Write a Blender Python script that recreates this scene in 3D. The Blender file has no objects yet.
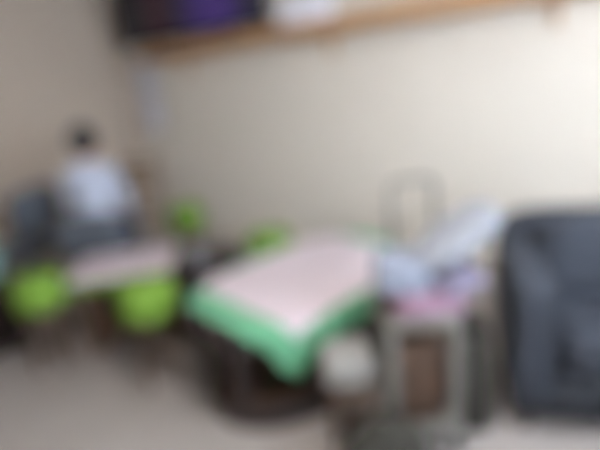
import bpy, bmesh, math, random
from mathutils import Vector, Matrix
random.seed(7)
C = bpy.context.scene.collection
R = math.radians
# ---------------------------------------------------------------- materials
def mat(name, rgb, rough=.6, metal=0.0, var=.06, scale=12, bump=.0, bscale=60, rgb2=None, emit=None, kind='noise', sheen=0):
    m = bpy.data.materials.new(name); m.use_nodes = True
    nt = m.node_tree; b = nt.nodes['Principled BSDF']
    b.inputs['Roughness'].default_value = rough; b.inputs['Metallic'].default_value = metal
    tc = nt.nodes.new('ShaderNodeTexCoord')
    if kind == 'wood':
        mp = nt.nodes.new('ShaderNodeMapping'); mp.inputs['Scale'].default_value = (1.5, 14, 14)
        nt.links.new(tc.outputs['Object'], mp.inputs[0]); src = mp.outputs[0]
    else:
        src = tc.outputs['Object']
    n = nt.nodes.new('ShaderNodeTexNoise'); n.inputs['Scale'].default_value = scale; n.inputs['Detail'].default_value = 5
    nt.links.new(src, n.inputs['Vector'])
    cr = nt.nodes.new('ShaderNodeValToRGB'); nt.links.new(n.outputs['Fac'], cr.inputs[0])
    c2 = rgb2 or tuple(min(1, c*(1+var)) for c in rgb); c1 = tuple(c*(1-var) for c in rgb) if not rgb2 else rgb
    cr.color_ramp.elements[0].position = .3; cr.color_ramp.elements[1].position = .7
    cr.color_ramp.elements[0].color = (*c1, 1); cr.color_ramp.elements[1].color = (*c2, 1)
    nt.links.new(cr.outputs[0], b.inputs['Base Color'])
    if sheen: b.inputs['Sheen Weight'].default_value = sheen
    if bump:
        n2 = nt.nodes.new('ShaderNodeTexNoise'); n2.inputs['Scale'].default_value = bscale
        nt.links.new(tc.outputs['Object'], n2.inputs['Vector'])
        bp = nt.nodes.new('ShaderNodeBump'); bp.inputs['Strength'].default_value = bump; bp.inputs['Distance'].default_value = .01
        nt.links.new(n2.outputs['Fac'], bp.inputs['Height']); nt.links.new(bp.outputs[0], b.inputs['Normal'])
    if emit:
        b.inputs['Emission Color'].default_value = (*emit[0], 1); b.inputs['Emission Strength'].default_value = emit[1]
    return m
def sr(r, g, b):
    f = lambda v: (v/255/12.92) if v/255 <= .04045 else ((v/255+.055)/1.055)**2.4
    return (f(r), f(g), f(b))
M = {
 'wall': mat('wall_paint', sr(214, 204, 192), .85, bump=.08, bscale=140, var=.015, scale=3),
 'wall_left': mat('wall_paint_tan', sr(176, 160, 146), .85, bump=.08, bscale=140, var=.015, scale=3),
 'ceil': mat('ceiling_paint', sr(235, 233, 228), .9, var=.01),
 'floor': mat('floor_vinyl', sr(150, 141, 137), .45, var=.05, scale=5, bump=.03),
 'shelf': mat('shelf_wood', sr(188, 142, 92), .5, rgb2=sr(160, 116, 72), kind='wood', scale=4),
 'brown': mat('brown_wood', sr(92, 68, 52), .5, rgb2=sr(62, 45, 35), kind='wood', scale=4),
 'oak': mat('mid_wood', sr(150, 128, 106), .55, rgb2=sr(122, 102, 84), kind='wood', scale=4),
 'dark': mat('dark_wood', sr(50, 38, 36), .35, rgb2=sr(34, 26, 26), kind='wood', scale=4),
 'lime': mat('lime_fabric', sr(100, 134, 40), .8, var=.08, scale=40, bump=.25, bscale=220),
 'lime2': mat('lime_seam', sr(122, 166, 50), .8, var=.08, scale=40),
 'pink': mat('pink_cloth', sr(250, 234, 241), .85, var=.03, scale=30, bump=.15, bscale=250),
 'green': mat('green_hem', sr(130, 204, 160), .85, var=.06, scale=30, bump=.15, bscale=250),
 'char': mat('charcoal_fabric', sr(74, 78, 86), .85, var=.1, scale=50, bump=.2, bscale=200),
 'slate': mat('slate_fabric', sr(44, 48, 58), .8, var=.08, scale=24, bump=.2, bscale=260),
 'slate_dark': mat('slate_piping', sr(30, 33, 40), .8, var=.08, scale=24),
 'black': mat('black_plastic', sr(28, 28, 32), .4, var=.05),
 'greymetal': mat('grey_metal', sr(116, 112, 106), .4, metal=.3, var=.03),
 'palegrey': mat('pale_grey', sr(128, 124, 120), .8, var=.04, scale=30, bump=.12, bscale=200),
 'bluewhite': mat('blue_white_cloth', sr(126, 131, 146), .85, var=.03, scale=30, bump=.15, bscale=200),
 'bright': mat('white_plastic', sr(232, 230, 240), .5, var=.02),
 'white': mat('white_cloth', sr(136, 139, 148), .85, var=.02, scale=30, bump=.12, bscale=200),
 'mauve': mat('mauve_blanket', sr(132, 102, 120), .85, var=.08, scale=20, bump=.2, bscale=200),
 'lilac': mat('lilac_blanket', sr(120, 113, 134), .85, var=.06, scale=20, bump=.2, bscale=200),
 'teal': mat('teal_plastic', sr(120, 150, 146), .45, var=.03),
 'olive': mat('olive_canvas', sr(42, 39, 32), .85, var=.1, scale=40, bump=.3, bscale=180),
 'skin': mat('skin', sr(214, 168, 142), .55, var=.03, scale=30),
 'hair': mat('hair', sr(34, 36, 40), .5, var=.2, scale=60, bump=.5, bscale=120),
 'shirt': mat('shirt', sr(172, 176, 192), .85, var=.03, scale=20, bump=.15, bscale=160),
 'jeans': mat('jeans', sr(52, 58, 74), .85, var=.08, scale=40, bump=.2, bscale=200),
 'eye': mat('eye_dark', sr(30, 22, 18), .2),
 'glass': None,
 'trim': mat('trim_paint', sr(196, 186, 172), .5, var=.02),
 'lampglow': mat('lamp_diffuser', (1, 1, 1), .6, emit=((1, .95, .86), 6)),
}
g = bpy.data.materials.new('window_glass'); g.use_nodes = True
gb = g.node_tree.nodes['Principled BSDF']; gb.inputs['Transmission Weight'].default_value = 1; gb.inputs['Roughness'].default_value = 0; gb.inputs['IOR'].default_value = 1.0
M['glass'] = g
def screen_mat():
    m = bpy.data.materials.new('television_picture'); m.use_nodes = True
    nt = m.node_tree; b = nt.nodes['Principled BSDF']; b.inputs['Roughness'].default_value = .25
    b.inputs['Base Color'].default_value = (.01, .01, .012, 1)
    tc = nt.nodes.new('ShaderNodeTexCoord'); sx = nt.nodes.new('ShaderNodeSeparateXYZ'); nt.links.new(tc.outputs['Object'], sx.inputs[0])
    mr = nt.nodes.new('ShaderNodeMapRange'); mr.inputs[1].default_value = -.74; mr.inputs[2].default_value = .74
    nt.links.new(sx.outputs['X'], mr.inputs[0])
    cr = nt.nodes.new('ShaderNodeValToRGB'); nt.links.new(mr.outputs[0], cr.inputs[0]); e = cr.color_ramp.elements
    e[0].position = 0; e[0].color = (.01, .01, .014, 1); e[1].position = 1; e[1].color = (.02, .02, .05, 1)
    for p, c in ((.22, (.012, .008, .012, 1)), (.30, (.05, .006, .02, 1)), (.44, (.014, .01, .02, 1)), (.62, (.07, .03, .22, 1)), (.78, (.09, .035, .30, 1)), (.9, (.03, .02, .09, 1))):
        k = e.new(p); k.color = c
    n = nt.nodes.new('ShaderNodeTexNoise'); n.inputs['Scale'].default_value = 7; nt.links.new(tc.outputs['Object'], n.inputs['Vector'])
    mx = nt.nodes.new('ShaderNodeMixRGB'); mx.blend_type = 'MULTIPLY'; mx.inputs[0].default_value = .5
    nt.links.new(cr.outputs[0], mx.inputs[1]); nt.links.new(n.outputs['Fac'], mx.inputs[2])
    nt.links.new(mx.outputs[0], b.inputs['Emission Color']); b.inputs['Emission Strength'].default_value = .55
    return m
M['screen'] = screen_mat()
# ---------------------------------------------------------------- mesh helpers
def rot(rx=0, ry=0, rz=0): return Matrix.Rotation(R(rz), 4, 'Z') @ Matrix.Rotation(R(ry), 4, 'Y') @ Matrix.Rotation(R(rx), 4, 'X')
def box(bm, c, s, r=None, bev=.0, seg=2):
    t = bmesh.new(); bmesh.ops.create_cube(t, size=1)
    for v in t.verts: v.co = Vector((v.co.x*s[0], v.co.y*s[1], v.co.z*s[2]))
    if bev: bmesh.ops.bevel(t, geom=t.edges[:] , offset=bev, segments=seg, profile=.5, affect='EDGES')
    mx = Matrix.Translation(c) @ (r or Matrix())
    bmesh.ops.transform(t, matrix=mx, verts=t.verts); join(bm, t)
def join(bm, t):
    me = bpy.data.meshes.new('t'); t.to_mesh(me); t.free(); bm.from_mesh(me); bpy.data.meshes.remove(me)
def cyl(bm, a, b, r, r2=None, n=20, cap=True):
    a, b = Vector(a), Vector(b); d = b-a
    t = bmesh.new(); bmesh.ops.create_cone(t, cap_ends=cap, segments=n, radius1=r, radius2=r if r2 is None else r2, depth=d.length)
    q = Vector((0, 0, 1)).rotation_difference(d.normalized()).to_matrix().to_4x4()
    bmesh.ops.transform(t, matrix=Matrix.Translation((a+b)/2) @ q, verts=t.verts); join(bm, t)
def lathe(bm, prof, n=48, c=(0, 0, 0)):
    t = bmesh.new(); rings = []
    for r, z in prof:
        rings.append([t.verts.new((c[0]+r*math.cos(2*math.pi*i/n), c[1]+r*math.sin(2*math.pi*i/n), c[2]+z)) for i in range(n)])
    for a, b in zip(rings, rings[1:]):
        for i in range(n): t.faces.new((a[i], a[(i+1) % n], b[(i+1) % n], b[i]))
    t.faces.new(rings[0][::-1]); t.faces.new(rings[-1])
    join(bm, t)
def tube(bm, pts, r, n=10):
    pts = [Vector(p) for p in pts]; t = bmesh.new(); rings = []
    up = Vector((0, 0, 1))
    for i, p in enumerate(pts):
        d = (pts[min(i+1, len(pts)-1)]-pts[max(i-1, 0)]).normalized()
        x = d.cross(Vector((.3, .9, .2))).normalized(); y = d.cross(x)
        rings.append([t.verts.new(p+x*r*math.cos(2*math.pi*k/n)+y*r*math.sin(2*math.pi*k/n)) for k in range(n)])
    for a, b in zip(rings, rings[1:]):
        for i in range(n): t.faces.new((a[i], a[(i+1) % n], b[(i+1) % n], b[i]))
    t.faces.new(rings[0][::-1]); t.faces.new(rings[-1]); bmesh.ops.recalc_face_normals(t, faces=t.faces); join(bm, t)
def puffy(bm, c, s, r=None, p=3.2, n=28, sag=0):        # soft superellipsoid cushion
    t = bmesh.new(); bmesh.ops.create_cube(t, size=2)
    bmesh.ops.subdivide_edges(t, edges=t.edges[:], cuts=n//2, use_grid_fill=True)
    for v in t.verts:
        u = v.co.copy(); k = (abs(u.x)**p+abs(u.y)**p+abs(u.z)**p)**(1/p); u /= k
        u.z += sag*.1*math.sin(u.x*7)*math.cos(u.y*6)
        v.co = Vector((u.x*s[0]/2, u.y*s[1]/2, u.z*s[2]/2))
    bmesh.ops.transform(t, matrix=Matrix.Translation(c) @ (r or Matrix()), verts=t.verts); join(bm, t)
def obj(name, bm, m, parent=None, smooth=True):
    me = bpy.data.meshes.new(name)
    if not isinstance(bm, bpy.types.Mesh):
        bmesh.ops.recalc_face_normals(bm, faces=bm.faces); bm.to_mesh(me); bm.free()
    else: me = bm
    if smooth:
        for p in me.polygons: p.use_smooth = True
        try: me.set_sharp_from_angle(angle=R(38))
        except Exception: pass
    me.materials.clear(); me.materials.append(m)
    o = bpy.data.objects.new(name, me); C.objects.link(o)
    if parent: o.parent = parent
    return o
def tag(o, label, cat, group=None):
    o['label'] = label; o['category'] = cat
    if group: o['group'] = group
    return o
def thing(name, label, cat, loc, rz=0, group=None, rot3=None):
    o = bpy.data.objects.new(name, None); C.objects.link(o); o.empty_display_size = .05
    o.location = loc; o.rotation_euler = rot3 or (0, 0, R(rz)); return tag(o, label, cat, group)
def dup(root, loc, rz, label):
    r = root.copy(); C.objects.link(r); r.location = loc; r.rotation_euler = (0, 0, R(rz)); r['label'] = label
    for ch in root.children:
        c = ch.copy(); C.objects.link(c); c.parent = r
        for gch in ch.children:
            d = gch.copy(); C.objects.link(d); d.parent = c
    return r
def B(): return bmesh.new()
# ---------------------------------------------------------------- the room frame
CORNER = Vector((-1.50, 4.75, 0)); ANG = math.degrees(math.atan2(-1.369, 2.128))   # long wall runs this way
U = Vector((math.cos(R(ANG)), math.sin(R(ANG)), 0)); N = Vector((U.y, -U.x, 0))
if N.y > 0: N = -N
LU, LN, H = 5.4, 4.3, 2.45
def W(u, n, z): return CORNER + U*u + N*n + Vector((0, 0, z))
RM = rot(rz=ANG)
def wbox(bm, u0, u1, n0, n1, z0, z1, bev=0): box(bm, W((u0+u1)/2, (n0+n1)/2, (z0+z1)/2), (u1-u0, n1-n0, z1-z0), RM, bev)
def struct(name, parts, m, smooth=False):
    bm = B()
    for p in parts: wbox(bm, *p)
    o = obj(name, bm, m, None, smooth); o['kind'] = 'structure'; return o
T = .1
struct('floor', [(-T, LU+T, -T, LN+T, -T, 0)], M['floor'])
struct('ceiling', [(-T, LU+T, -T, LN+T, H, H+T)], M['ceil'])
struct('wall_back', [(-T, LU+T, -T, 0, 0, H)], M['wall'])
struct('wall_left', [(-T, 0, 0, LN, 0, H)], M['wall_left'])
struct('wall_front', [(-T, LU+T, LN, LN+T, 0, H)], M['wall'])
wn0, wn1, wz0, wz1 = .7, 3.3, .85, 2.2
struct('wall_right', [(LU, LU+T, 0, wn0, 0, H), (LU, LU+T, wn1, LN, 0, H), (LU, LU+T, wn0, wn1, 0, wz0), (LU, LU+T, wn0, wn1, wz1, H)], M['wall'])
wm = (wn0+wn1)/2
wf = struct('window_1', [(LU, LU+T, wn0, wn0+.06, wz0, wz1), (LU, LU+T, wn1-.06, wn1, wz0, wz1), (LU, LU+T, wn0, wn1, wz0, wz0+.06), (LU, LU+T, wn0, wn1, wz1-.06, wz1), (LU, LU+T, wm-.03, wm+.03, wz0, wz1)], M['trim'])
bm = B(); wbox(bm, LU+.04, LU+.046, wn0+.05, wn1-.05, wz0+.05, wz1-.05); obj('window_pane', bm, M['glass'], wf, False)
struct('baseboard_back', [(0.012, LU, 0, .012, 0, .08)], M['trim'])
struct('baseboard_left', [(0, .012, 0, LN, 0, .08)], M['trim'])

# ---------------------------------------------------------------- shelf, television, box
SB, ST = 1.69, 1.775
bm = B(); wbox(bm, .50, 4.6, 0.001, .24, SB, ST, .004)
sh = obj('wall_shelf', bm, M['shelf']); tag(sh, 'long light brown wooden shelf board high on the cream wall', 'shelf')
for u in (.8, 2.2, 3.6):
    bm = B(); wbox(bm, u, u+.03, .001, .03, SB-.14, SB, .002); wbox(bm, u, u+.03, .001, .18, SB-.02, SB-.0005, .002)
    b = obj('bracket', bm, M['shelf'], sh)
tv = thing('television', 'black flat television with a dark purple picture on the wooden shelf', 'television', W(.99, .14, ST+.001), ANG)
tvw, tvh = 1.6, .9
bm = B(); box(bm, (0, 0, .045+tvh/2), (tvw, .045, tvh), None, .006); obj('casing', bm, M['black'], tv)
bm = B(); box(bm, (0, -.0235, .05+tvh/2), (tvw-.05, .002, tvh-.06)); obj('screen', bm, M['screen'], tv, False)
for s in (-1, 1):
    bm = B(); box(bm, (s*.4, 0, .0225), (.04, .03, .045), None, .003); box(bm, (s*.4, 0, .005), (.06, .16, .01), None, .003); obj('foot', bm, M['black'], tv)
bx = thing('storage_box', 'small white lidded box on the shelf, right of the television', 'box', W(2.08, .12, ST+.001), ANG)
bm = B(); box(bm, (0, 0, .06), (.36, .17, .12), None, .008); obj('body', bm, M['bright'], bx)
bm = B(); box(bm, (0, 0, .13), (.375, .185, .03), None, .008); obj('lid', bm, M['bright'], bx)
# hanging towel below the television
tw = thing('hanging_towel', 'pale grey towel hanging from a hook beside the corner, under the television', 'towel', W(.34, .07, 1.1), ANG)
bm = B(); cols, rows = 24, 30; vs = []
for j in range(rows+1):
    z = .62*j/rows; w = .10+.025*(1-j/rows)
    vs.append([bm.verts.new(((i/cols-.5)*2*w, .022*math.sin(i/cols*18+.6*math.sin(z*6))*(1-.4*j/rows), z)) for i in range(cols+1)])
for j in range(rows):
    for i in range(cols): bm.faces.new((vs[j][i], vs[j][i+1], vs[j+1][i+1], vs[j+1][i]))
bmesh.ops.solidify(bm, geom=bm.faces[:], thickness=.008); obj('cloth', bm, M['bright'], tw)
bm = B(); cyl(bm, (0, -.02, .63), (0, .06, .63), .01); puffy(bm, (0, -.02, .63), (.03, .03, .03), p=2, n=8); obj('hook', bm, M['greymetal'], tw)

# ---------------------------------------------------------------- lime stools
def make_stool(name, label, loc, cush, seam, square=False):
    t = thing(name, label, 'stool', loc)
    bm = B()
    if square: puffy(bm, (0, 0, .37), (.27, .27, .13), p=5)
    else: lathe(bm, [(.05, .37), (.14, .37), (.158, .385), (.163, .43), (.163, .49), (.156, .52), (.13, .54), (.06, .549), (.01, .55)])
    cu = obj('seat', bm, cush, t)
    bm = B()
    if square: box(bm, (0, 0, .37), (.272, .272, .006), None, .002)
    else: tube(bm, [(.163*math.cos(a/24*2*math.pi), .163*math.sin(a/24*2*math.pi), .46) for a in range(25)], .004, 6)
    obj('piping', bm, seam, cu)
    z = .305 if square else .37
    bm = B(); (box(bm, (0, 0, z-.015), (.23, .23, .03), None, .003) if square else lathe(bm, [(.13, z-.03), (.14, z-.03), (.14, z-.0005), (.01, z-.0005)])); obj('seat_board', bm, M['brown'], t)
    for k in range(4):
        a = math.pi/4+k*math.pi/2
        bm = B(); cyl(bm, (.125*math.cos(a), .125*math.sin(a), 0), (.105*math.cos(a), .105*math.sin(a), z-.03), .013, .018); obj('leg', bm, M['brown'], t)
    for k in range(2):
        bm = B(); a = math.pi/4+k*math.pi/2
        cyl(bm, (.12*math.cos(a), .12*math.sin(a), .12+.03*k), (-.12*math.cos(a), -.12*math.sin(a), .12+.03*k), .008); obj('stretcher', bm, M['brown'], t)
    return t
st = make_stool('padded_stool', 'lime green padded stool in front of the charcoal chairs, furthest left', (-1.43, 2.38, 0), M['lime'], M['lime2'])
G = 'lime green padded stools'; st['group'] = G; st.scale = (.84, .84, 1); st.location.x -= .02
dup(st, (-.78, 2.12, 0), 20, 'lime green padded stool in front of the small pink table')
dup(st, (-.90, 3.66, 0), 10, 'lime green padded stool against the cream wall, furthest back of all')
dup(st, (-.20, 2.71, 0), 50, 'lime green padded stool just behind the oval table')

# ---------------------------------------------------------------- small table with pink cloth
ta = thing('side_table', 'small brown wooden table with panel legs under a short pink cloth', 'table', (-1.05, 2.64, 0), 8)
bm = B(); box(bm, (0, 0, .465), (.56, .40, .03), None, .004); obj('tabletop', bm, M['brown'], ta)
for s in (-1, 1):
    bm = B(); box(bm, (s*.185, 0, .225), (.10, .34, .45), None, .005); obj('leg', bm, M['brown'], ta)
bm = B(); box(bm, (0, .12, .30), (.27, .02, .26), None, .003); obj('back_panel', bm, M['brown'], ta)
bm = B(); box(bm, (0, 0, .12), (.27, .30, .02), None, .003); obj('shelf', bm, M['brown'], ta)
def square_drape(hx, hy, ztop, drop, flare, n=50, hem=0, th=.004, cx=.28, cy=.2):
    b1, b2 = B(), B(); L = [];
    for j in range(n+1):
        row = []
        for i in range(n+1):
            x, y = (i/n*2-1)*hx, (j/n*2-1)*hy
            ex, ey = max(0, abs(x)-cx), max(0, abs(y)-cy); e = math.hypot(ex, ey)
            X = math.copysign(min(abs(x), cx)+(.01+.12*ex if ex else 0), x); Y = math.copysign(min(abs(y), cy)+(.01+.12*ey if ey else 0), y)
            f = .008*math.sin(x*60)*(ey > 0)*ey*8
            row.append((X, Y+f, ztop-e+.002*math.sin(x*20)*math.sin(y*17)))
        L.append(row)
    for b, cond in ((b1, False), (b2, True)):
        vs = {}
        for j in range(n):
            for i in range(n):
                edge = min(i, j, n-1-i, n-1-j) < hem
                if edge != cond: continue
                q = []
                for (a, c) in ((i, j), (i+1, j), (i+1, j+1), (i, j+1)):
                    if (a, c) not in vs: vs[(a, c)] = b.verts.new(L[c][a])
                    q.append(vs[(a, c)])
                b.faces.new(q)
        if b.faces: bmesh.ops.solidify(b, geom=b.faces[:], thickness=-th)
    return b1, b2
c1, c2 = square_drape(.34, .27, .4855, 0, 0, hem=4)
rn = obj('tablecloth', c1, M['pink']); tag(rn, 'pale pink cloth with lime hem spread over the small brown table', 'tablecloth', 'pink tablecloths')
rn.location = (-1.05, 2.64, 0); rn.rotation_euler = (0, 0, R(8)); obj('hem', c2, M['lime2'], rn)['label'] = 'lime green hem'

# ---------------------------------------------------------------- big oval table and draped cloth
TC = Vector((-.01, 2.13, 0)); TR = .52; TA, TB, TG = .62, .39, 44   # an oval table
rt = thing('oval_table', 'large low oval table of dark wood under the pink and green cloth', 'table', TC, TG)
rt.scale = (TA/TR, TB/TR, 1)
bm = B(); lathe(bm, [(.02, .462), (TR-.02, .462), (TR, .468), (TR, .494), (TR-.008, .50), (.02, .50)], 72); obj('tabletop', bm, M['dark'], rt)
bm = B(); lathe(bm, [(.455, .38), (.475, .38), (.475, .4615), (.455, .4615), (.455, .38)], 72)
obj('apron', bm, M['dark'], rt)
bm = B(); lathe(bm, [(.40, .0), (.47, .0), (.478, .02), (.478, .085), (.468, .10), (.40, .10), (.40, .0)], 72); obj('base_ring', bm, M['dark'], rt)
bm = B(); lathe(bm, [(.01, .10), (.44, .10), (.44, .118), (.01, .118)], 60); obj('lower_shelf', bm, M['brown'], rt)
for k in range(8):
    a = 2*math.pi*(k+.35)/8; bm = B()
    box(bm, (.435*math.cos(a), .435*math.sin(a), .249), (.04, .075, .262), rot(rz=math.degrees(a)), .006); obj('leg', bm, M['dark'], rt)
def round_drape(hl, hs, off, ang, R0, ztop, n=110, hem=13, th=.004):
    b1, b2 = B(), B(); ca, sa = math.cos(R(ang)), math.sin(R(ang)); P = {}
    for j in range(n+1):
        for i in range(n+1):
            x, y = (i/n*2-1)*hl, (j/n*2-1)*hs
            X, Y = off[0]+x*ca-y*sa, off[1]+x*sa+y*ca
            r = math.hypot(X, Y); th_ = math.atan2(Y, X)-R(TG); R0 = TA*TB/math.sqrt((TB*math.cos(th_))**2+(TA*math.sin(th_))**2)+.002; e = max(0, r-R0)
            if e > 0:
                a = math.atan2(Y, X); s = min(1, e/.03)
                rr = R0+.010*s+.06*e+.10*e*(math.sin(a*17)+.5*math.sin(a*31+1)); rr = max(rr, R0+.006*s+.02*e)
                X, Y = rr*math.cos(a), rr*math.sin(a); z = ztop-e*.985
            else: z = ztop+.0012*math.sin(x*23)*math.sin(y*19)
            P[(i, j)] = (X, Y, z)
    for b, cond in ((b1, False), (b2, True)):
        vs = {}
        for j in range(n):
            for i in range(n):
                if (min(i, j, n-1-i, n-1-j) < hem) != cond: continue
                q = []
                for k in ((i, j), (i+1, j), (i+1, j+1), (i, j+1)):
                    if k not in vs: vs[k] = b.verts.new(P[k])
                    q.append(vs[k])
                b.faces.new(q)
        bmesh.ops.solidify(b, geom=b.faces[:], thickness=-th)
    return b1, b2
c1, c2 = round_drape(.60, .47, (.045, .02), 42, TR, .5075)
cl = obj('tablecloth', c1, M['pink']); cl.location = TC
tag(cl, 'large pale pink square cloth with green border hanging over the oval table', 'tablecloth', 'pink tablecloths')
obj('border', c2, M['green'], cl)['label'] = 'green cloth border'

# ---------------------------------------------------------------- wooden dining chair at the back
wc = thing('wooden_chair', 'light brown wooden chair with a slatted back in the far corner, right of the person', 'chair', (-1.50, 4.15, 0), -20)
bm = B(); box(bm, (0, 0, .44), (.40, .40, .03), None, .008); obj('seat', bm, M['oak'], wc)
for sx in (-1, 1):
    bm = B(); cyl(bm, (sx*.17, -.17, 0), (sx*.17, -.17, .425), .016, .02); obj('leg', bm, M['oak'], wc)
    bm = B(); cyl(bm, (sx*.17, .20, 0), (sx*.175, .18, .45), .018); cyl(bm, (sx*.175, .18, .45), (sx*.18, .24, .90), .018, .015); obj('leg', bm, M['oak'], wc)
bm = B()
for k in range(3): box(bm, (0, .195+.02*k, .60+.11*k), (.35, .016, .075), rot(rx=-7), .004)
obj('backrest', bm, M['oak'], wc)

# ---------------------------------------------------------------- charcoal office chairs
def office_chair(label, loc, rz, lean=8, hb=.9):
    t = thing('office_chair', label, 'chair', loc, rz, 'charcoal office chairs')
    bm = B(); puffy(bm, (0, 0, .44), (.46, .44, .085), p=4); obj('seat', bm, M['char'], t)
    bm = B(); puffy(bm, (0, -.235, hb-.17), (.40, .06, .34), rot(rx=lean), p=4.5); obj('backrest', bm, M['char'], t)
    bm = B(); tube(bm, [(0, -.05, .385), (0, -.2, .40), (0, -.275, .46), (0, -.275, hb-.18)], .014); obj('back_bar', bm, M['black'], t)
    bm = B(); cyl(bm, (0, 0, .07), (0, 0, .40), .025); box(bm, (0, 0, .392), (.2, .2, .012)); obj('column', bm, M['black'], t)
    for k in range(5):
        a = 2*math.pi*k/5+.3; c, s = math.cos(a), math.sin(a)
        bm = B(); cyl(bm, (.02*c, .02*s, .085), (.25*c, .25*s, .065), .02, .013, 10); lg = obj('leg', bm, M['black'], t)
        bm = B(); cyl(bm, (.25*c-.02*s, .25*s+.02*c, .027), (.25*c+.02*s, .25*s-.02*c, .027), .026, n=14); obj('caster', bm, M['black'], lg)
    return t
PX, PY, PR = -1.36, 3.10, 8
office_chair('charcoal office chair the person in the pale shirt is sitting on', (PX, PY, 0), PR, hb=.74)
office_chair('empty charcoal office chair left of the seated person, near the left wall', (-2.0, 3.22, 0), 70, hb=.9)

# ---------------------------------------------------------------- seated person
def skin(name, V, E, m, parent=None, root=0, sub=2):
    me = bpy.data.meshes.new(name); me.from_pydata([v[:3] for v in V], E, [])
    o = bpy.data.objects.new(name, me); C.objects.link(o)
    md = o.modifiers.new('s', 'SKIN'); md.use_smooth_shade = True
    for i, v in enumerate(V):
        sv = me.skin_vertices[0].data[i]; sv.radius = (v[3], v[4] if len(v) > 4 else v[3]); sv.use_root = (i == root)
    o.modifiers.new('u', 'SUBSURF').levels = sub
    dg = bpy.context.evaluated_depsgraph_get(); dg.update()
    nm = bpy.data.meshes.new_from_object(o.evaluated_get(dg)); bpy.data.objects.remove(o)
    nm.name = name; return obj(name, nm, m, parent)
per = thing('person', 'seated person with short dark hair and pale grey shirt seen from behind', 'person', (PX, PY, 0), PR)
V = [(0, 0, .55, .13, .10), (0, .01, .70, .12, .09), (0, .05, .86, .12, .075), (0, .065, .95, .075, .05), (0, .08, 1.01, .048), (0, .105, 1.08, .066, .074), (0, .11, 1.16, .082, .092), (0, .10, 1.225, .06, .065)]
E = [(0, 1), (1, 2), (2, 3), (3, 4), (4, 5), (5, 6), (6, 7)]
def chain(pts, start):
    k = len(V); V.extend(pts); E.append((start, k))
    for i in range(len(pts)-1): E.append((k+i, k+i+1))
    return k+len(pts)-1
for s in (-1, 1):
    w = chain([(s*.145, .05, .93, .055), (s*.18, .09, .79, .044), (s*.19, .13, .68, .038), (s*.165, .27, .62, .032), (s*.15, .36, .595, .022), (s*.14, .40, .59, .027, .018)], 3)
    chain([(s*.095, .06, .54, .08), (s*.11, .24, .55, .072), (s*.12, .42, .53, .056), (s*.12, .43, .33, .05), (s*.12, .40, .12, .032), (s*.12, .42, .06, .034), (s*.125, .50, .035, .03), (s*.125, .56, .03, .02)], 0)
    for q in range(4):
        x0 = s*.14+(q-1.5)*.0165
        chain([(x0, .425, .588, .0085), (x0, .455-.004*abs(q-1), .582, .008), (x0, .475-.006*abs(q-1), .570, .007)], w)
    chain([(s*.14-s*.03, .40, .585, .009), (s*.14-s*.045, .42, .578, .008), (s*.14-s*.048, .438, .572, .007)], w)
per.scale = (.9, 1, 1)
body = skin('body', V, E, M['skin'], per)
# shirt
V = [(0, 0, .53, .155, .125), (0, .01, .68, .14, .115), (0, .04, .85, .145, .115), (0, .06, .95, .135, .115), (0, .075, 1.0, .082, .078), (0, .085, 1.04, .06, .058)]
E = [(0, 1), (1, 2), (2, 3), (3, 4), (4, 5)]
for s in (-1, 1): chain([(s*.145, .05, .93, .07), (s*.18, .09, .79, .062), (s*.19, .13, .68, .057), (s*.17, .25, .625, .048), (s*.17, .31, .61, .042)], 3)
skin('shirt', V, E, M['shirt'], body)
V = [(0, 0, .545, .155, .11)]; E = []
for s in (-1, 1): chain([(s*.095, .06, .55, .095), (s*.11, .24, .555, .086), (s*.12, .42, .53, .072), (s*.12, .43, .33, .064), (s*.12, .405, .13, .055)], 0)
skin('trousers', V, E, M['jeans'], body)
for s in (-1, 1):
    bm = B(); puffy(bm, (s*.12, .48, .042), (.10, .27, .083), p=2.8, n=16); obj('shoe', bm, M['black'], body)
bm = B()
t = bmesh.new(); bmesh.ops.create_icosphere(t, subdivisions=4, radius=1)
for v in list(t.verts):
    d = v.co.normalized(); face = max(0, d.y-.25)*max(0, .55-d.z)
    k = 1.0-.55*min(1, face*2.2)+.025*math.sin(d.x*21+d.z*9)
    v.co = Vector((d.x*.102*k, .092+d.y*.112*k, 1.165+d.z*(.105 if d.z > 0 else .115)*k))
join(bm, t); obj('hair', bm, M['hair'], body)
for s in (-1, 1):
    bm = B(); puffy(bm, (s*.03, .197, 1.15), (.022, .012, .011), p=2, n=8); obj('eye', bm, M['eye'], body)
    bm = B(); puffy(bm, (s*.102, .11, 1.135), (.022, .04, .06), p=2.2, n=10); obj('ear', bm, M['skin'], body)
bm = B(); puffy(bm, (0, .205, 1.125), (.026, .035, .045), p=2, n=10); obj('nose', bm, M['skin'], body)
bm = B(); puffy(bm, (0, .185, 1.085), (.045, .02, .014), p=2, n=10); obj('mouth', bm, mat('lips', sr(176, 100, 92)), body)

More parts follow.
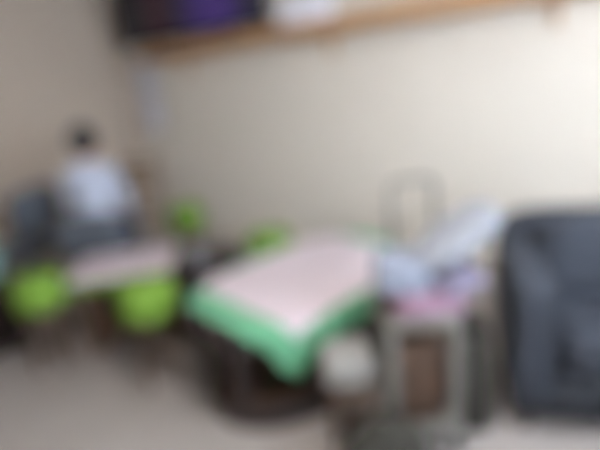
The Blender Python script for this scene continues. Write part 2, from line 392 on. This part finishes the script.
# ---------------------------------------------------------------- left edge cabinet and tub
cb = thing('low_cabinet', 'dark low cabinet at the left edge of the room against the wall', 'cabinet', (-2.02, 2.62, 0), ANG)
bm = B(); box(bm, (0, 0, .24), (.36, .40, .42), None, .006); obj('body', bm, M['dark'], cb)
bm = B(); box(bm, (.1815, 0, .25), (.003, .36, .36), None, .001); d = obj('door', bm, M['dark'], cb)
bm = B(); puffy(bm, (.188, -.12, .28), (.016, .02, .05), p=2.5, n=8); obj('handle', bm, M['greymetal'], d)
for sx in (-1, 1):
    for sy in (-1, 1):
        bm = B(); cyl(bm, (sx*.15, sy*.17, 0), (sx*.15, sy*.17, .03), .02); obj('foot', bm, M['black'], cb)
tb = thing('storage_tub', 'pale teal plastic tub with a rim on the dark low cabinet', 'box', (-2.0, 2.64, .451), ANG)
bm = B(); box(bm, (0, 0, .085), (.27, .30, .17), None, .02, 3); obj('body', bm, M['teal'], tb)
bm = B(); box(bm, (0, 0, .178), (.295, .325, .02), None, .006); obj('lid', bm, M['teal'], tb)

# ---------------------------------------------------------------- trolley with laundry
tx0, tx1, ty0, ty1 = .275, .50, 1.44, 1.74
tl = thing('utility_trolley', 'grey metal trolley with a tall loop handle, left of the slate armchair', 'trolley', ((tx0+tx1)/2, (ty0+ty1)/2, 0), 0)
hx, hy = (tx1-tx0)/2, (ty1-ty0)/2
for sx in (-1, 1):
    for sy in (-1, 1):
        bm = B(); box(bm, (sx*hx, sy*hy, .315), (.036, .03, .51), None, .006); p = obj('post', bm, M['greymetal'], tl)
        bm = B(); cyl(bm, (sx*hx-.011, sy*hy, .03), (sx*hx+.011, sy*hy, .03), .03, n=16); obj('caster', bm, M['black'], p)
for z in (.555, .115):
    bm = B(); box(bm, (0, 0, z), (2*hx+.04, 2*hy+.04, .02), None, .005); box(bm, (0, -hy-.012, z+.015), (2*hx+.04, .01, .04), None, .003); obj('tray', bm, M['greymetal'], tl)
hz = 1.0; xa, xb = -.03, .14; bm = B()
pts = [(xa, hy+.01, .57)]+[(xa, hy+.01, .57+(hz-.04-.57)*k/6) for k in range(1, 7)]
for k in range(1, 6): a = math.pi-k/6*math.pi/2; pts.append((xa+.04+.04*math.cos(a), hy+.01, hz-.04+.04*math.sin(a)))
for k in range(0, 7): a = math.pi/2-k/6*math.pi/2; pts.append((xb-.04+.04*math.cos(a), hy+.01, hz-.04+.04*math.sin(a)))
pts += [(xb, hy+.01, .57+(hz-.04-.57)*k/6) for k in range(5, -1, -1)]
tube(bm, pts, .012); obj('handle', bm, M['greymetal'], tl)
cx = (tx0+tx1)/2; cyy = (ty0+ty1)/2
bb = thing('wooden_box', 'brown wooden box on the lower tray of the grey trolley', 'box', (cx, cyy, .126), 0)
bm = B(); box(bm, (0, 0, .15), (.175, .22, .30), None, .006); obj('body', bm, M['brown'], bb)
bm = B(); box(bm, (0, 0, .312), (.185, .23, .02), None, .005); obj('lid', bm, M['brown'], bb)
def folded(name, label, loc, s, m, rz=0, layers=3, rx=0, ry=0, cat='blanket', group=None):
    t = thing(name, label, cat, loc, group=group, rot3=(R(rx), R(ry), R(rz)))
    h = s[2]/layers
    for k in range(layers):
        bm = B(); puffy(bm, (.004*(k % 2), .003*k, h*(k+.5)), (s[0]-.008*k, s[1]-.006*k, h*1.12), p=6, n=24, sag=.6); obj('fold', bm, m, t)
    return t
folded('folded_blanket', 'mauve pink folded blanket lying at the bottom of the pile on the trolley', (.42, 1.58, .572), (.26, .28, .075), M['mauve'], 4, 2, group='folded linen on the trolley')
folded('folded_sheet', 'pale blue white folded sheet at the left of the pile on the trolley', (.35, 1.60, .654), (.20, .24, .09), M['bluewhite'], -6, 3, cat='sheet', group='folded linen on the trolley')
pw = thing('pillow', 'white pillow leaning up at the right end of the trolley pile', 'pillow', (.55, 1.59, .812), rot3=(R(8), R(-33), R(4)))
bm = B(); puffy(bm, (0, 0, 0), (.34, .22, .075), p=2.8, sag=.5); case = obj('pillowcase', bm, M['white'], pw)
folded('folded_towel', 'lilac grey folded towel tucked under the tilted white pillow', (.54, 1.55, .652), (.16, .20, .05), M['lilac'], 6, 2, ry=-10, cat='towel', group='folded linen on the trolley')

# dark tub chair tucked against the oval table
tc_ = thing('tub_chair', 'dark brown tub chair with curved back at the left of the oval table', 'chair', (-.51, 2.41, 0), -48)
def shell(r0, r1, z0, z1, half, n=36):
    bm = B(); t = []
    for i in range(n+1):
        a = R(180-half+2*half*i/n); dip = .05*(abs(i/n*2-1))**3; k = []
        for rr, z in ((r1*.94, z0), (r1, z0+.12), (r1, z1-dip-.015), (r1-.01, z1-dip), (r0+.01, z1-dip), (r0, z1-dip-.015), (r0, z0+.12), (r0*.94, z0)):
            k.append(bm.verts.new((rr*math.cos(a), rr*math.sin(a), z)))
        t.append(k)
    for a, b in zip(t, t[1:]):
        for i in range(8): bm.faces.new((a[i], a[(i+1) % 8], b[(i+1) % 8], b[i]))
    bm.faces.new(t[0]); bm.faces.new(t[-1][::-1]); return bm
obj('backrest', shell(.185, .215, .06, .53, 98), M['dark'], tc_)
bm = B(); lathe(bm, [(.01, .24), (.17, .24), (.182, .26), (.182, .31), (.165, .33), (.01, .335)], 40); obj('seat', bm, M['dark'], tc_)
for k in range(4):
    a = math.pi/4+k*math.pi/2; bm = B(); cyl(bm, (.15*math.cos(a), .15*math.sin(a), 0), (.14*math.cos(a), .14*math.sin(a), .24), .012, .018); obj('leg', bm, M['dark'], tc_)
# grey stool between cloth and trolley
gs = make_stool('square_stool', 'small square stool with a pale grey cushion between oval table and trolley', (.14, 1.55, 0), M['palegrey'], M['greymetal'], True)
gs.location = (.12, 1.545, 0); gs.scale = (.72, .72, 1.0)
# dark bag in front
bg = thing('cloth_bag', 'dark olive canvas bag slumped on the floor in front of the trolley', 'bag', (.22, 1.325, 0), 6)
bm = B(); puffy(bm, (0, 0, .12), (.30, .15, .24), p=2.8, sag=.8); obj('body', bm, M['olive'], bg)
for s in (-1, 1):
    bm = B(); tube(bm, [(-.07+.14*k/12, s*.035+s*.03*math.sin(math.pi*k/12), (.20)+.05*math.sin(math.pi*k/12)) for k in range(13)], .007, 8); obj('handle', bm, M['olive'], bg)
# bin
wb = thing('waste_bin', 'tall dark olive bin squeezed between the grey trolley and slate armchair', 'bin', (.615, 1.64, 0), -4)
bm = B()
box(bm, (0, 0, .01), (.10, .22, .02), None, .003)
for sx in (-1, 1): box(bm, (sx*.049, 0, .22), (.012, .23, .42), None, .003)
for sy in (-1, 1): box(bm, (0, sy*.109, .22), (.10, .012, .42), None, .003)
obj('body', bm, M['olive'], wb)
bm = B(); box(bm, (0, 0, .436), (.116, .242, .014), None, .004); obj('rim', bm, M['olive'], wb)

# ---------------------------------------------------------------- armchair
ac = thing('armchair', 'large slate blue fabric armchair at the right edge of the photo', 'armchair', (1.23, 1.72, 0), -17)
aw, ad = .82, .72
bm = B(); box(bm, (0, 0, .16), (aw-.02, ad-.02, .16), None, .02, 3); obj('base', bm, M['slate_dark'], ac)
for s in (-1, 1):
    bm = B(); puffy(bm, (s*(aw/2-.07), -.01, .37), (.15, ad, .54), p=7); a = obj('armrest', bm, M['slate'], ac)
    bm = B(); tube(bm, [(s*(aw/2-.07)-.065, -.368, .12), (s*(aw/2-.07)-.065, -.368, .6), (s*(aw/2-.07)+.065, -.368, .6), (s*(aw/2-.07)+.065, -.368, .12)], .005, 6); obj('piping', bm, M['slate_dark'], a)
bm = B(); puffy(bm, (0, -.06, .33), (aw-.30, ad-.16, .19), p=6, sag=.3); obj('seat_cushion', bm, M['slate'], ac)
bm = B(); puffy(bm, (0, .24, .44), (aw-.02, .18, .60), rot(rx=-6), p=6); bk = obj('backrest', bm, M['slate'], ac)
bm = B(); puffy(bm, (0, .10, .56), (aw-.31, .16, .36), rot(rx=-10), p=4.5, sag=.4); obj('back_cushion', bm, M['slate'], ac)
for sx in (-1, 1):
    for sy in (-1, 1):
        bm = B(); cyl(bm, (sx*.34, sy*.30, 0), (sx*.34, sy*.30, .09), .018, .025); obj('leg', bm, M['dark'], ac)

# ---------------------------------------------------------------- light
def area(name, loc, rot_, sx, sy, power, col):
    l = bpy.data.lights.new(name, 'AREA'); l.shape = 'RECTANGLE'; l.size = sx; l.size_y = sy; l.energy = power; l.color = col
    o = bpy.data.objects.new(name, l); C.objects.link(o); o.location = loc; o.rotation_euler = rot_; return o
p = W(LU+.3, wm, (wz0+wz1)/2)
d = -U
area('daylight', p, d.to_track_quat('-Z', 'Y').to_euler(), 2.6, 1.4, 195, (.74, .86, 1.0))
lc = W(3.3, 2.3, H-.07)
cl_ = thing('ceiling_light', 'round white ceiling light in the middle of the room', 'lamp', lc)
bm = B(); lathe(bm, [(.02, -.02), (.2, -.02), (.25, .01), (.25, .03), (.02, .03)]); obj('diffuser', bm, M['lampglow'], cl_)
bm = B(); lathe(bm, [(.01, .031), (.26, .031), (.26, .069), (.01, .069)]); obj('base', bm, M['white'], cl_)
area('ceiling_lamp', lc-Vector((0, 0, .04)), (0, 0, 0), (.5), .5, 29, (1, .95, .9))
w = bpy.data.worlds.new('World'); bpy.context.scene.world = w; w.use_nodes = True
w.node_tree.nodes['Background'].inputs[0].default_value = (.75, .85, 1, 1); w.node_tree.nodes['Background'].inputs[1].default_value = 1.0
# ---------------------------------------------------------------- camera
PITCH, ROLL = 17, 6
cam = bpy.data.cameras.new('camera'); co = bpy.data.objects.new('camera', cam); C.objects.link(co)
cam.sensor_width = 36; cam.lens = 470/600*36; cam.clip_start = .02
co.location = (0, 0, 1.4)
co.matrix_world = Matrix.Translation((0, 0, 1.4)) @ Matrix.Rotation(R(90-PITCH), 4, 'X') @ Matrix.Rotation(R(-ROLL), 4, 'Z')
# the photograph is far out of focus: the lens is focused much closer than anything in the room
DEFOCUS = True
cam.dof.use_dof = DEFOCUS; cam.dof.focus_distance = .5; cam.dof.aperture_fstop = .70
sc = bpy.context.scene; sc.camera = co
sc.view_settings.view_transform = 'Standard'; sc.view_settings.look = 'None'; sc.view_settings.gamma = 1; sc.view_settings.use_curve_mapping = False
sc.view_settings.exposure = .17
sc.cycles.use_denoising = True
